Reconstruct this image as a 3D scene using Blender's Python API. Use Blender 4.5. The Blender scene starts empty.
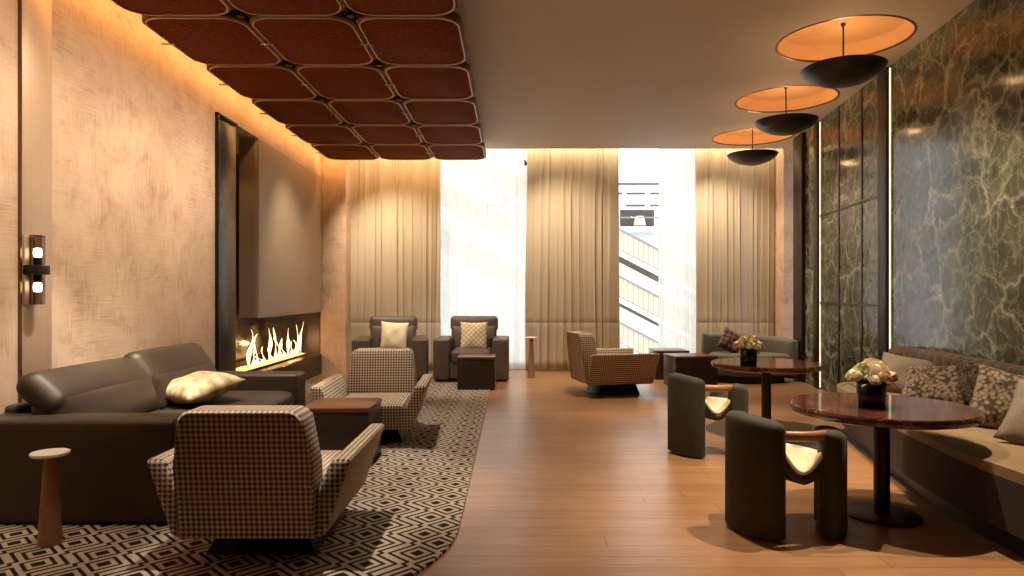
import bpy, bmesh, math, random
from mathutils import Vector, Matrix
random.seed(7)
S = bpy.context.scene
COL = S.collection
PI = math.pi

# ------------------------------------------------------------------ camera
cd = bpy.data.cameras.new('camera'); cam = bpy.data.objects.new('camera', cd); COL.objects.link(cam)
cam.location = (0, 0, 1.25); cam.rotation_euler = (PI/2, 0, 0)
cd.sensor_width = 36; cd.lens = 24; cd.shift_y = 5/1024; cd.clip_start = .05; cd.clip_end = 200
S.camera = cam
# ------------------------------------------------------------------ view, world
S.view_settings.view_transform = 'Standard'; S.view_settings.look = 'None'
S.view_settings.gamma = 1; S.view_settings.use_curve_mapping = False
S.view_settings.exposure = 0.0
S.cycles.use_denoising = True
S.cycles.max_bounces = 8; S.cycles.diffuse_bounces = 3; S.cycles.transparent_max_bounces = 12
S.cycles.sample_clamp_indirect = 4.0; S.cycles.caustics_reflective = False; S.cycles.caustics_refractive = False
W = bpy.data.worlds.new('daylight'); S.world = W; W.use_nodes = True
W.node_tree.nodes['Background'].inputs[0].default_value = (.93, .97, 1, 1)
W.node_tree.nodes['Background'].inputs[1].default_value = 3.2

# ------------------------------------------------------------------ lights
def aim(o, d):
    o.rotation_euler = Vector(d).to_track_quat('-Z', 'Y').to_euler()
def area(name, loc, d, sx, sy, power, color, spread=PI):
    l = bpy.data.lights.new(name, 'AREA'); l.shape = 'RECTANGLE'; l.size = sx; l.size_y = sy
    l.energy = power; l.color = color; l.spread = spread
    o = bpy.data.objects.new(name, l); COL.objects.link(o); o.location = loc; aim(o, d); return o
def spot(name, loc, target, power, color, deg=60, blend=.6, r=.04):
    l = bpy.data.lights.new(name, 'SPOT'); l.energy = power; l.color = color
    l.spot_size = math.radians(deg); l.spot_blend = blend; l.shadow_soft_size = r
    o = bpy.data.objects.new(name, l); COL.objects.link(o); o.location = loc
    aim(o, Vector(target) - Vector(loc)); return o
def point(name, loc, power, color, r=.05):
    l = bpy.data.lights.new(name, 'POINT'); l.energy = power; l.color = color; l.shadow_soft_size = r
    o = bpy.data.objects.new(name, l); COL.objects.link(o); o.location = loc; return o
AMBER = (1, .50, .16); WARM = (1, .80, .56); SOFT = (1, .86, .68)
XL_ = -2.95
def strip_light(name, a, b, d, power, color, w=.04):
    a = Vector(a); b = Vector(b); o = area(name, (a+b)/2, d, w, (b-a).length, power, color)
    z = -Vector(d).normalized(); y = (b-a).normalized(); x = y.cross(z)
    y = z.cross(x); o.rotation_euler = Matrix((x, y, z)).transposed().to_euler(); return o
# cove strips hidden above the hanging ceiling panels
strip_light('cove_light', (-2.72, -1.0, 3.37), (-2.72, 10.4, 3.37), (-1, 0, -.25), 42, AMBER)
strip_light('cove_light', (-2.9, 10.24, 3.36), (-.5, 10.24, 3.36), (0, 1, -.1), 14, AMBER)
# curtain pocket strip
strip_light('curtain_pocket_light', (-2.5, 10.78, 3.72), (4.2, 10.78, 3.72), (0, .10, -1), 60, (1, .76, .48), .05)
# wall spots between the panels, then an added strip and hood spot
for y in (2.9, 4.0, 5.1, 6.2):
    spot('wall_wash_light', (-1.95, y, 3.2), (-2.95, y+.4, 1.3), 80, WARM, 84, 1.0, .08)
strip_light('wall_wash_light', (-1.95, 1.5, 3.22), (-1.95, 7.0, 3.22), (-1, 0, -1.25), 34, WARM, .05).data.spread = math.radians(100)  # added strip with no fixture, evens out the light on the papered wall
spot('wall_wash_light', (-1.95, 8.6, 3.2), (-2.95, 9.0, 1.6), 130, WARM, 70, 1.0, .05)  # added spot with no fixture, brightens the fireplace hood
# downlights over the lounge chairs
spot('lounge_downlight', (-1.16, 4.3, 3.2), (-1.1, 4.35, 0), 300, SOFT, 42, .6)
spot('lounge_downlight', (-1.16, 3.25, 3.2), (-1.16, 3.2, 0), 300, SOFT, 27, .6)
spot('recess_fill', (XL_-.13, 7.62, 3.0), (XL_-.13, 7.75, 0), 14, AMBER, 70, .9, .02)  # added fill, lights the hood side inside the fireplace recess
spot('lounge_downlight', (-1.16, 5.95, 3.2), (-1.2, 6.1, 0), 260, SOFT, 58, .7)
spot('lounge_downlight', (-1.95, 5.0, 3.2), (-2.25, 5.0, 0), 300, SOFT, 50, .6)
spot('lounge_downlight', (-1.95, 4.2, 3.2), (-2.55, 4.3, .8), 330, SOFT, 32, .5)
spot('lounge_downlight', (-1.16, 7.95, 3.2), (-1.15, 9.6, 0), 300, SOFT, 62, .7)
# downlights over the dining side
spot('dining_downlight', (2.25, 4.0, 3.48), (2.25, 3.85, 0), 480, WARM, 64, .5, .03)
spot('dining_downlight', (2.1, 6.3, 3.48), (2.1, 6.2, 0), 380, WARM, 62, .6, .03)
spot('dining_downlight', (1.0, 4.2, 3.48), (1.2, 4.0, 0), 330, WARM, 70, .7, .04)
spot('dining_downlight', (1.0, 8.2, 3.48), (1.1, 8.4, 0), 330, WARM, 70, .7, .04)
spot('dining_downlight', (3.2, 9.0, 3.48), (3.3, 9.7, 0), 200, WARM, 62, .7, .04)
# unseen spots added at ceiling height to brighten the drapes
spot('curtain_fill', (-2.3, 9.6, 3.2), (-1.7, 10.9, 1.4), 270, WARM, 86, .9, .03)
spot('curtain_fill', (.25, 9.6, 3.48), (1.0, 10.9, 1.4), 300, WARM, 86, .9, .03)
spot('curtain_fill', (2.75, 10.0, 3.48), (3.6, 10.9, 1.4), 250, WARM, 86, .9, .03)
# unseen spots added to lift the banquette and the marble wall
spot('banquette_fill', (2.75, 4.9, 3.48), (3.15, 4.9, .5), 170, WARM, 60, .6, .03)
spot('marble_fill', (2.0, 5.2, 3.48), (3.45, 5.6, 1.6), 130, SOFT, 62, 1.0, .05)
spot('marble_fill', (2.3, 7.6, 3.48), (3.85, 8.0, 1.4), 130, SOFT, 62, 1.0, .05)

# ------------------------------------------------------------------ materials
MATS = {}
class NT:
    def __init__(s, name):
        s.m = bpy.data.materials.new(name); s.m.use_nodes = True; s.t = s.m.node_tree
        s.b = s.t.nodes['Principled BSDF']; s.out = s.t.nodes['Material Output']; MATS[name] = s.m
    def n(s, typ, **kw):
        x = s.t.nodes.new(typ)
        for k, v in kw.items():
            if k.startswith('i_'):
                k2 = k[2:]; k2 = int(k2) if k2.isdigit() else k2.replace('_', ' ')
                s.set(x.inputs[k2], v)
            else: setattr(x, k, v)
        return x
    def set(s, inp, v):
        if isinstance(v, bpy.types.NodeSocket): s.t.links.new(v, inp)
        elif isinstance(v, tuple) and len(v) == 3 and inp.type == 'RGBA': inp.default_value = (*v, 1)
        else: inp.default_value = v
    def math(s, op, a, b=0.0, c=None):
        x = s.n('ShaderNodeMath', operation=op); s.set(x.inputs[0], a); s.set(x.inputs[1], b)
        if c is not None: s.set(x.inputs[2], c)
        return x.outputs[0]
    def ramp(s, f, stops):
        x = s.n('ShaderNodeValToRGB'); s.set(x.inputs[0], f); e = x.color_ramp.elements
        while len(e) < len(stops): e.new(.5)
        for i, (p, c) in enumerate(stops): e[i].position = p; e[i].color = (*c, 1) if len(c) == 3 else c
        return x.outputs[0]
    def mix(s, f, a, b, mode='MIX'):
        x = s.n('ShaderNodeMix', data_type='RGBA', blend_type=mode)
        s.set(x.inputs[0], f); s.set(x.inputs[6], a); s.set(x.inputs[7], b); return x.outputs[2]
    def coord(s, kind='Object', scale=(1, 1, 1), rot=(0, 0, 0), loc=(0, 0, 0)):
        c = s.n('ShaderNodeTexCoord'); m = s.n('ShaderNodeMapping')
        m.inputs[1].default_value = loc; m.inputs[2].default_value = rot; m.inputs[3].default_value = scale
        s.t.links.new(c.outputs[kind], m.inputs[0]); return m.outputs[0]
    def noise(s, v, scale, detail=4, rough=.55, dist=0):
        x = s.n('ShaderNodeTexNoise'); s.set(x.inputs['Vector'], v); x.inputs['Scale'].default_value = scale
        x.inputs['Detail'].default_value = detail; x.inputs['Roughness'].default_value = rough
        x.inputs['Distortion'].default_value = dist; return x.outputs[0]
    def bump(s, h, strength=.3, dist=.01):
        x = s.n('ShaderNodeBump'); x.inputs['Strength'].default_value = strength
        x.inputs['Distance'].default_value = dist; s.set(x.inputs['Height'], h)
        s.t.links.new(x.outputs[0], s.b.inputs['Normal'])
    def base(s, c): s.set(s.b.inputs['Base Color'], c)
    def p(s, **kw):
        for k, v in kw.items(): s.set(s.b.inputs[k.replace('_', ' ')], v)
        return s
def plain(name, c, rough=.5, metal=0, spec=.5, var=.12, vscale=14, sheen=0, coat=0):
    t = NT(name); v = t.coord()
    f = t.noise(v, vscale)
    t.base(t.ramp(f, [(.3, tuple(x*(1-var) for x in c)), (.7, tuple(min(1, x*(1+var)) for x in c))]))
    t.p(Roughness=rough, Metallic=metal, Specular_IOR_Level=spec)
    if sheen: t.p(Sheen_Weight=sheen, Sheen_Roughness=.4, Sheen_Tint=(*[min(1, x*3+.15) for x in c], 1))
    if coat: t.p(Coat_Weight=coat, Coat_Roughness=.05)
    return t
def emit(name, c, st):
    t = NT(name); t.base((0.02, 0.02, 0.02)); t.p(Emission_Color=(*c, 1), Emission_Strength=st); return t
def M(n): return MATS[n]

def make_materials():
    # wallpaper: grasscloth in staggered blocks
    t = NT('wallpaper'); v = t.coord()
    sep = t.n('ShaderNodeSeparateXYZ', i_0=v); comb = t.n('ShaderNodeCombineXYZ')
    t.set(comb.inputs[0], t.math('ADD', sep.outputs[0], sep.outputs[1])); t.set(comb.inputs[1], sep.outputs[2])
    P = comb.outputs[0]
    mp = t.n('ShaderNodeMapping', i_0=P); mp.inputs[3].default_value = (38, 2.5, 1)
    mp2 = t.n('ShaderNodeMapping', i_0=P); mp2.inputs[3].default_value = (2.5, 38, 1)
    br = t.n('ShaderNodeTexBrick', offset=.5); t.set(br.inputs[0], P)
    br.inputs['Scale'].default_value = 1; br.inputs['Brick Width'].default_value = .55; br.inputs['Row Height'].default_value = .62
    br.inputs['Mortar Size'].default_value = 0; br.inputs['Color1'].default_value = (0, 0, 0, 1); br.inputs['Color2'].default_value = (1, 1, 1, 1)
    lines = t.mix(br.outputs[0], t.noise(mp.outputs[0], 1.6, 2), t.noise(mp2.outputs[0], 1.6, 2))
    patch = t.noise(P, 3.2, 8, .72, .4)
    f = t.math('ADD', t.math('MULTIPLY', patch, .68), t.math('MULTIPLY', lines, .32))
    t.base(t.ramp(f, [(.36, (.42, .275, .19)), (.46, (.545, .385, .28)), (.55, (.61, .45, .335)), (.70, (.66, .50, .38))]))
    t.p(Roughness=.75, Specular_IOR_Level=.25); t.bump(lines, .6, .005)
    # wood floor, boards along X
    t = NT('floor_wood'); v = t.coord()
    sp = t.n('ShaderNodeSeparateXYZ', i_0=v)
    wn = t.n('ShaderNodeTexWhiteNoise', noise_dimensions='1D'); t.set(wn.inputs['W'], t.math('FLOOR', t.math('DIVIDE', sp.outputs[1], .135)))
    cb = t.n('ShaderNodeCombineXYZ', i_0=t.math('ADD', sp.outputs[0], t.math('MULTIPLY', wn.outputs[0], 2.3)), i_1=sp.outputs[1])
    br = t.n('ShaderNodeTexBrick', offset=0); t.set(br.inputs[0], cb.outputs[0])
    for k, x in (('Scale', 1), ('Brick Width', 2.3), ('Row Height', .135), ('Mortar Size', .0028), ('Mortar Smooth', .3), ('Bias', 0)):
        br.inputs[k].default_value = x
    br.inputs['Color1'].default_value = (.38, .20, .095, 1); br.inputs['Color2'].default_value = (.46, .25, .125, 1)
    br.inputs['Mortar'].default_value = (.17, .08, .035, 1)
    g = t.noise(t.coord(scale=(1.2, 26, 1)), 2.2, 6, .6, .5)
    g2 = t.noise(t.coord(scale=(.5, 4, 1)), 1.5, 3)
    c = t.mix(.55, br.outputs[0], t.ramp(g, [(.3, (.50, .48, .46)), (.7, (1, 1, 1))]), 'MULTIPLY')
    c = t.mix(.5, c, t.ramp(g2, [(.3, (.7, .66, .62)), (.7, (1, 1, 1))]), 'MULTIPLY')
    t.base(c); t.p(Roughness=t.ramp(g, [(.3, (.36,)*3), (.7, (.28,)*3)])); t.bump(br.outputs[1], -.15, .002)
    # painted ceiling
    plain('ceiling_paint', (.56, .50, .435), .75, var=.03, vscale=2)
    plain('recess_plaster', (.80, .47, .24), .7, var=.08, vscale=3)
    plain('white_paint', (.8, .8, .79), .6, var=.03)
    # dark green marble
    def marble(name, dark, mid, vein, sc=1.0, thin=.02, amount=1.0, rough=.1, spec=.5):
        t = NT(name); v = t.coord(scale=(sc,)*3)
        nz = t.n('ShaderNodeTexNoise', i_Vector=v); nz.inputs['Scale'].default_value = 2.2; nz.inputs['Detail'].default_value = 6
        nz.inputs['Roughness'].default_value = .6
        wv = t.n('ShaderNodeVectorMath', operation='MULTIPLY_ADD', i_0=nz.outputs['Color'], i_1=(.55, .55, .55), i_2=v).outputs[0]
        def vor(scale):
            x = t.n('ShaderNodeTexVoronoi', feature='DISTANCE_TO_EDGE', i_Vector=wv); x.inputs['Scale'].default_value = scale
            return x.outputs[0]
        msk = t.noise(v, 1.6, 3)
        v1 = t.ramp(vor(2.3), [(0, (1, 1, 1)), (thin, (.45,)*3), (thin*4.5, (0, 0, 0))])
        v2 = t.ramp(vor(6.5), [(0, (.55,)*3), (thin*2, (.16,)*3), (thin*7, (0, 0, 0))])
        v3 = t.ramp(t.noise(wv, 9, 8, .7), [(.48, (0, 0, 0)), (.7, (.5,)*3)])
        k = t.math('ADD', t.math('MULTIPLY', v1, t.ramp(msk, [(.35, (.15,)*3), (.6, (1,)*3)])), t.math('MULTIPLY', v2, .8))
        k = t.math('MULTIPLY', t.math('ADD', k, t.math('MULTIPLY', v3, .45)), amount)
        body = t.ramp(t.noise(wv, 3.5, 8, .65), [(.35, dark), (.65, mid)])
        t.base(t.mix(k, body, vein)); t.p(Roughness=rough, Specular_IOR_Level=spec); return t
    marble('green_marble', (.030, .036, .020), (.105, .120, .072), (.50, .52, .36), 1.0, .015, .9, .16, .32)
    marble('black_marble', (.008, .007, .006), (.026, .024, .02), (.13, .12, .10), 2.0, .012, .7, .3)
    marble('red_marble', (.035, .007, .005), (.085, .018, .011), (.55, .33, .22), 1.6, .005, .55, .09)
    # houndstooth (UV in metres)
    t = NT('houndstooth'); v = t.coord('UV', scale=(1/.0235,)*3)
    sp = t.n('ShaderNodeSeparateXYZ', i_0=v)
    fx = t.math('FRACT', sp.outputs[0]); fy = t.math('FRACT', sp.outputs[1])
    a = t.math('LESS_THAN', fx, .5); b = t.math('LESS_THAN', fy, .5)
    tw = t.math('LESS_THAN', t.math('FRACT', t.math('MULTIPLY', t.math('ADD', sp.outputs[0], sp.outputs[1]), 2)), .5)
    both = t.math('MULTIPLY', a, b); xor = t.math('ABSOLUTE', t.math('SUBTRACT', a, b))
    k = t.math('ADD', both, t.math('MULTIPLY', xor, tw))
    t.base(t.mix(k, (.72, .61, .46), (.055, .022, .017)))
    t.p(Roughness=.85, Specular_IOR_Level=.2, Sheen_Weight=.1)
    t.bump(t.math('MULTIPLY', t.math('SINE', t.math('MULTIPLY', sp.outputs[0], 12.566)), t.math('SINE', t.math('MULTIPLY', sp.outputs[1], 12.566))), .3, .002)
    # rug: nested diamonds and chevrons (object space in metres)
    t = NT('rug_pile'); v = t.coord('Object'); sp = t.n('ShaderNodeSeparateXYZ', i_0=v)
    PX, PY, OX, OY = .30, .26, .085, .13
    def cen(ox, oy):
        dx = t.math('MULTIPLY', t.math('ABSOLUTE', t.math('SUBTRACT', t.math('FRACT', t.math('DIVIDE', t.math('ADD', sp.outputs[0], 50*PX-ox), PX)), .5)), PX)
        dy = t.math('MULTIPLY', t.math('ABSOLUTE', t.math('SUBTRACT', t.math('FRACT', t.math('DIVIDE', t.math('ADD', sp.outputs[1], 50*PY-oy), PY)), .5)), PY)
        return t.math('ADD', dx, dy)
    f = t.math('MINIMUM', cen(0, 0), cen(OX, OY))
    st = t.math('LESS_THAN', t.math('FRACT', t.math('DIVIDE', t.math('ADD', f, -.068), .056)), .42)
    core = t.math('LESS_THAN', f, .038)
    st = t.math('MULTIPLY', st, t.math('GREATER_THAN', f, .05))
    k = t.math('MAXIMUM', st, core)
    nz = t.noise(v, 160, 2)
    cream = t.mix(nz, (.36, .295, .23), (.60, .51, .41)); dk = t.mix(nz, (.010, .006, .005), (.035, .02, .016))
    t.base(t.mix(k, cream, dk)); t.p(Roughness=.95, Specular_IOR_Level=.1); t.bump(t.math('SUBTRACT', nz, t.math('MULTIPLY', k, .6)), .6, .006)
    # leathers, velvets, fabrics
    t = plain('sofa_leather', (.036, .0225, .0125), .5, var=.18, vscale=9); t.bump(t.noise(t.coord(), 260, 3), .12, .002)
    t = plain('chair_leather', (.085, .060, .043), .5, var=.15, vscale=9); t.bump(t.noise(t.coord(), 260, 3), .1, .002)
    plain('olive_velvet', (.030, .029, .019), .8, var=.2, vscale=30, sheen=.3)
    t = plain('brown_velvet', (.105, .075, .050), .8, var=.2, vscale=25, sheen=.35)
    t = plain('shaded_velvet', (.030, .021, .014), .85, var=.2, vscale=25, sheen=.1); plain('seat_velvet', (.215, .142, .070), .8, var=.15, vscale=25, sheen=.3)  # first velvet is the seat fabric darkened to paint in shade
    plain('sage_velvet', (.115, .108, .078), .75, var=.15, vscale=20, sheen=.6)
    plain('cream_leather', (.80, .72, .52), .5, var=.05)
    plain('tan_leather', (.36, .16, .075), .4, var=.12)
    plain('dark_shell', (.018, .013, .010), .4)
    t = plain('taupe_linen', (.20, .155, .112), .9, var=.15, vscale=60); t.bump(t.noise(t.coord(), 300, 2), .4, .003)
    t = NT('chunky_knit'); v = t.coord('UV', scale=(40, 40, 40))
    w = t.n('ShaderNodeTexVoronoi', i_Vector=v); w.inputs['Scale'].default_value = 1.0
    t.base(t.ramp(w.outputs[0], [(.05, (.32, .24, .16)), (.45, (.19, .135, .088)), (.7, (.04, .026, .016))])); t.p(Roughness=.9)
    t.bump(w.outputs[0], -1.0, .02)
    t = NT('dark_knit'); v = t.coord('UV', scale=(40, 40, 40))
    w = t.n('ShaderNodeTexVoronoi', i_Vector=v); w.inputs['Scale'].default_value = 1.0
    t.base(t.ramp(w.outputs[0], [(.05, (.16, .115, .075)), (.5, (.09, .06, .04)), (.75, (.015, .01, .007))])); t.p(Roughness=.9)
    t.bump(w.outputs[0], -1.0, .02)
    t = plain('cream_cotton', (.78, .66, .44), .85, var=.05, vscale=20); t.bump(t.noise(t.coord(), 200, 2), .2, .002)
    t = NT('diamond_cotton'); v = t.coord('UV', scale=(1/.05,)*3, rot=(0, 0, PI/4)); sp = t.n('ShaderNodeSeparateXYZ', i_0=v)
    ax = t.math('ABSOLUTE', t.math('SUBTRACT', t.math('FRACT', sp.outputs[0]), .5)); ay = t.math('ABSOLUTE', t.math('SUBTRACT', t.math('FRACT', sp.outputs[1]), .5))
    k = t.math('GREATER_THAN', t.math('MAXIMUM', ax, ay), .40)
    t.base(t.mix(k, (.74, .62, .42), (.42, .30, .17))); t.p(Roughness=.85)
    t = NT('patch_brocade'); v = t.coord('UV'); w = t.n('ShaderNodeTexVoronoi', i_Vector=v); w.inputs['Scale'].default_value = 16
    t.base(t.ramp(t.math('ADD', t.math('MULTIPLY', w.outputs[0], .6), t.math('MULTIPLY', t.noise(v, 22, 4), .5)), [(.35, (.78, .66, .44)), (.55, (.62, .48, .28)), (.75, (.40, .27, .13))]))
    t.p(Roughness=.7, Sheen_Weight=.2)
    t = NT('plaid_wool'); v = t.coord('UV', scale=(14, 14, 14)); sp = t.n('ShaderNodeSeparateXYZ', i_0=v)
    k = t.math('ADD', t.math('MULTIPLY', t.math('LESS_THAN', t.math('FRACT', sp.outputs[0]), .5), .5), t.math('MULTIPLY', t.math('LESS_THAN', t.math('FRACT', sp.outputs[1]), .5), .5))
    t.base(t.ramp(k, [(.1, (.18, .09, .07)), (.5, (.09, .04, .035)), (.9, (.025, .015, .014))])); t.p(Roughness=.9)
    t = NT('curtain_linen'); v = t.coord(scale=(1, 1, 1)); nz = t.noise(t.coord(scale=(90, 90, 6)), 2, 3)
    t.base(t.mix(nz, (.42, .355, .26), (.55, .47, .36))); t.p(Roughness=.85, Specular_IOR_Level=.2, Sheen_Weight=.15); t.bump(nz, .2, .003)
    t = NT('sheer_voile'); tr = t.n('ShaderNodeBsdfTransparent'); tl = t.n('ShaderNodeBsdfTranslucent'); df = t.n('ShaderNodeBsdfDiffuse')
    tl.inputs[0].default_value = (.88, .865, .845, 1); df.inputs[0].default_value = (.85, .83, .8, 1)
    m1 = t.n('ShaderNodeMixShader', i_0=.25); t.t.links.new(tl.outputs[0], m1.inputs[1]); t.t.links.new(df.outputs[0], m1.inputs[2])
    fac = t.ramp(t.noise(t.coord(scale=(40, 40, .2)), 1.5, 2), [(.3, (.5,)*3), (.7, (.72,)*3)])
    m2 = t.n('ShaderNodeMixShader', i_0=fac); t.t.links.new(tr.outputs[0], m2.inputs[1]); t.t.links.new(m1.outputs[0], m2.inputs[2])
    t.t.links.new(m2.outputs[0], t.out.inputs[0])
    def glass(name, tint, refl):
        t = NT(name); tr = t.n('ShaderNodeBsdfTransparent'); gl = t.n('ShaderNodeBsdfGlossy'); gl.inputs['Roughness'].default_value = .02
        tr.inputs[0].default_value = (*tint, 1)
        m = t.n('ShaderNodeMixShader', i_0=refl); t.t.links.new(tr.outputs[0], m.inputs[1]); t.t.links.new(gl.outputs[0], m.inputs[2])
        t.t.links.new(m.outputs[0], t.out.inputs[0])
    glass('window_glass', (.96, .98, .97), .05); glass('fire_glass', (.92, .88, .84), .07); glass('sconce_glass', (.55, .47, .40), .16)
    # metals, woods
    plain('bronze', (.16, .10, .065), .32, 1, var=.1); plain('dark_bronze', (.022, .015, .011), .4, .3)
    plain('black_metal', (.012, .011, .010), .4, .5); plain('gold_trim', (.70, .50, .34), .4, .6, var=.05)
    t = NT('brushed_copper'); nz = t.noise(t.coord(scale=(60, 60, .4)), 2, 3)
    t.base(t.mix(nz, (.52, .36, .26), (.62, .45, .33))); t.p(Metallic=.35, Roughness=.4)
    t = NT('hood_bronze'); nz = t.noise(t.coord(scale=(1, 1, 40)), 2, 2)
    t.base(t.mix(nz, (.36, .27, .195), (.41, .31, .225))); t.p(Metallic=.15, Roughness=.42)
    t = NT('panel_velvet'); nz = t.noise(t.coord(), 24, 8, .75); n2 = t.noise(t.coord(), 3, 3)
    t.base(t.mix(n2, t.ramp(nz, [(.3, (.075, .012, .005)), (.7, (.23, .044, .016))]), t.ramp(nz, [(.3, (.09, .02, .007)), (.7, (.22, .058, .019))])))
    t.p(Roughness=.8, Specular_IOR_Level=.05)
    plain('panel_edge', (.13, .05, .022), .6, 0); plain('raft_brown', (.10, .05, .025), .6)
    t = NT('dark_wood'); nz = t.noise(t.coord(scale=(3, 40, 3)), 2, 5, .6, .6)
    t.base(t.mix(nz, (.012, .007, .005), (.03, .016, .010))); t.p(Roughness=.4)
    t = NT('walnut'); nz = t.noise(t.coord(scale=(3, 40, 3)), 2, 5, .6, .6)
    t.base(t.mix(nz, (.075, .026, .013), (.14, .055, .028))); t.p(Roughness=.3)
    t = NT('cone_wood'); nz = t.noise(t.coord(scale=(60, 60, 2)), 2, 3)
    t.base(t.mix(nz, (.27, .13, .065), (.40, .21, .115))); t.p(Roughness=.4)
    plain('tray_white', (.92, .88, .80), .35, var=.03)
    plain('smoked_mirror', (.07, .05, .036), .14, .8, var=.05); plain('soot_black', (.008, .007, .006), .35)
    plain('log_char', (.05, .025, .015), .9)
    emit('flame_glow', (1, .70, .34), 5); emit('ember_glow', (1, .45, .12), 5)
    emit('led_glow', (1, .90, .55), 1.6); emit('bulb_glow', (1, .85, .58), 14); emit('lamp_glow', (1, .62, .28), 6)
    plain('petal_cream', (.86, .79, .60), .7, var=.1, vscale=30); plain('petal_pink', (.82, .56, .44), .7, var=.15, vscale=30)
    plain('petal_green', (.50, .52, .26), .7, var=.15, vscale=30); plain('leaf_green', (.07, .11, .035), .5, var=.3)
    plain('vase_black', (.008, .007, .007), .12)
    # outside
    plain('facade_white', (.86, .86, .86), .8, var=.02); plain('pavement', (.55, .53, .5), .9)
    t = NT('slat_beige'); v = t.coord(); sp = t.n('ShaderNodeSeparateXYZ', i_0=v)
    k = t.math('LESS_THAN', t.math('FRACT', t.math('MULTIPLY', sp.outputs[0], 4.5)), .12)
    t.base(t.mix(k, (.58, .48, .38), (.30, .24, .18))); t.p(Roughness=.7)
    plain('soffit_brown', (.16, .12, .085), .8); plain('slot_grey', (.10, .10, .10), .7); plain('shop_dark', (.05, .035, .035), .4)
    plain('steel_rail', (.25, .25, .25), .5)
make_materials()

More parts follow.
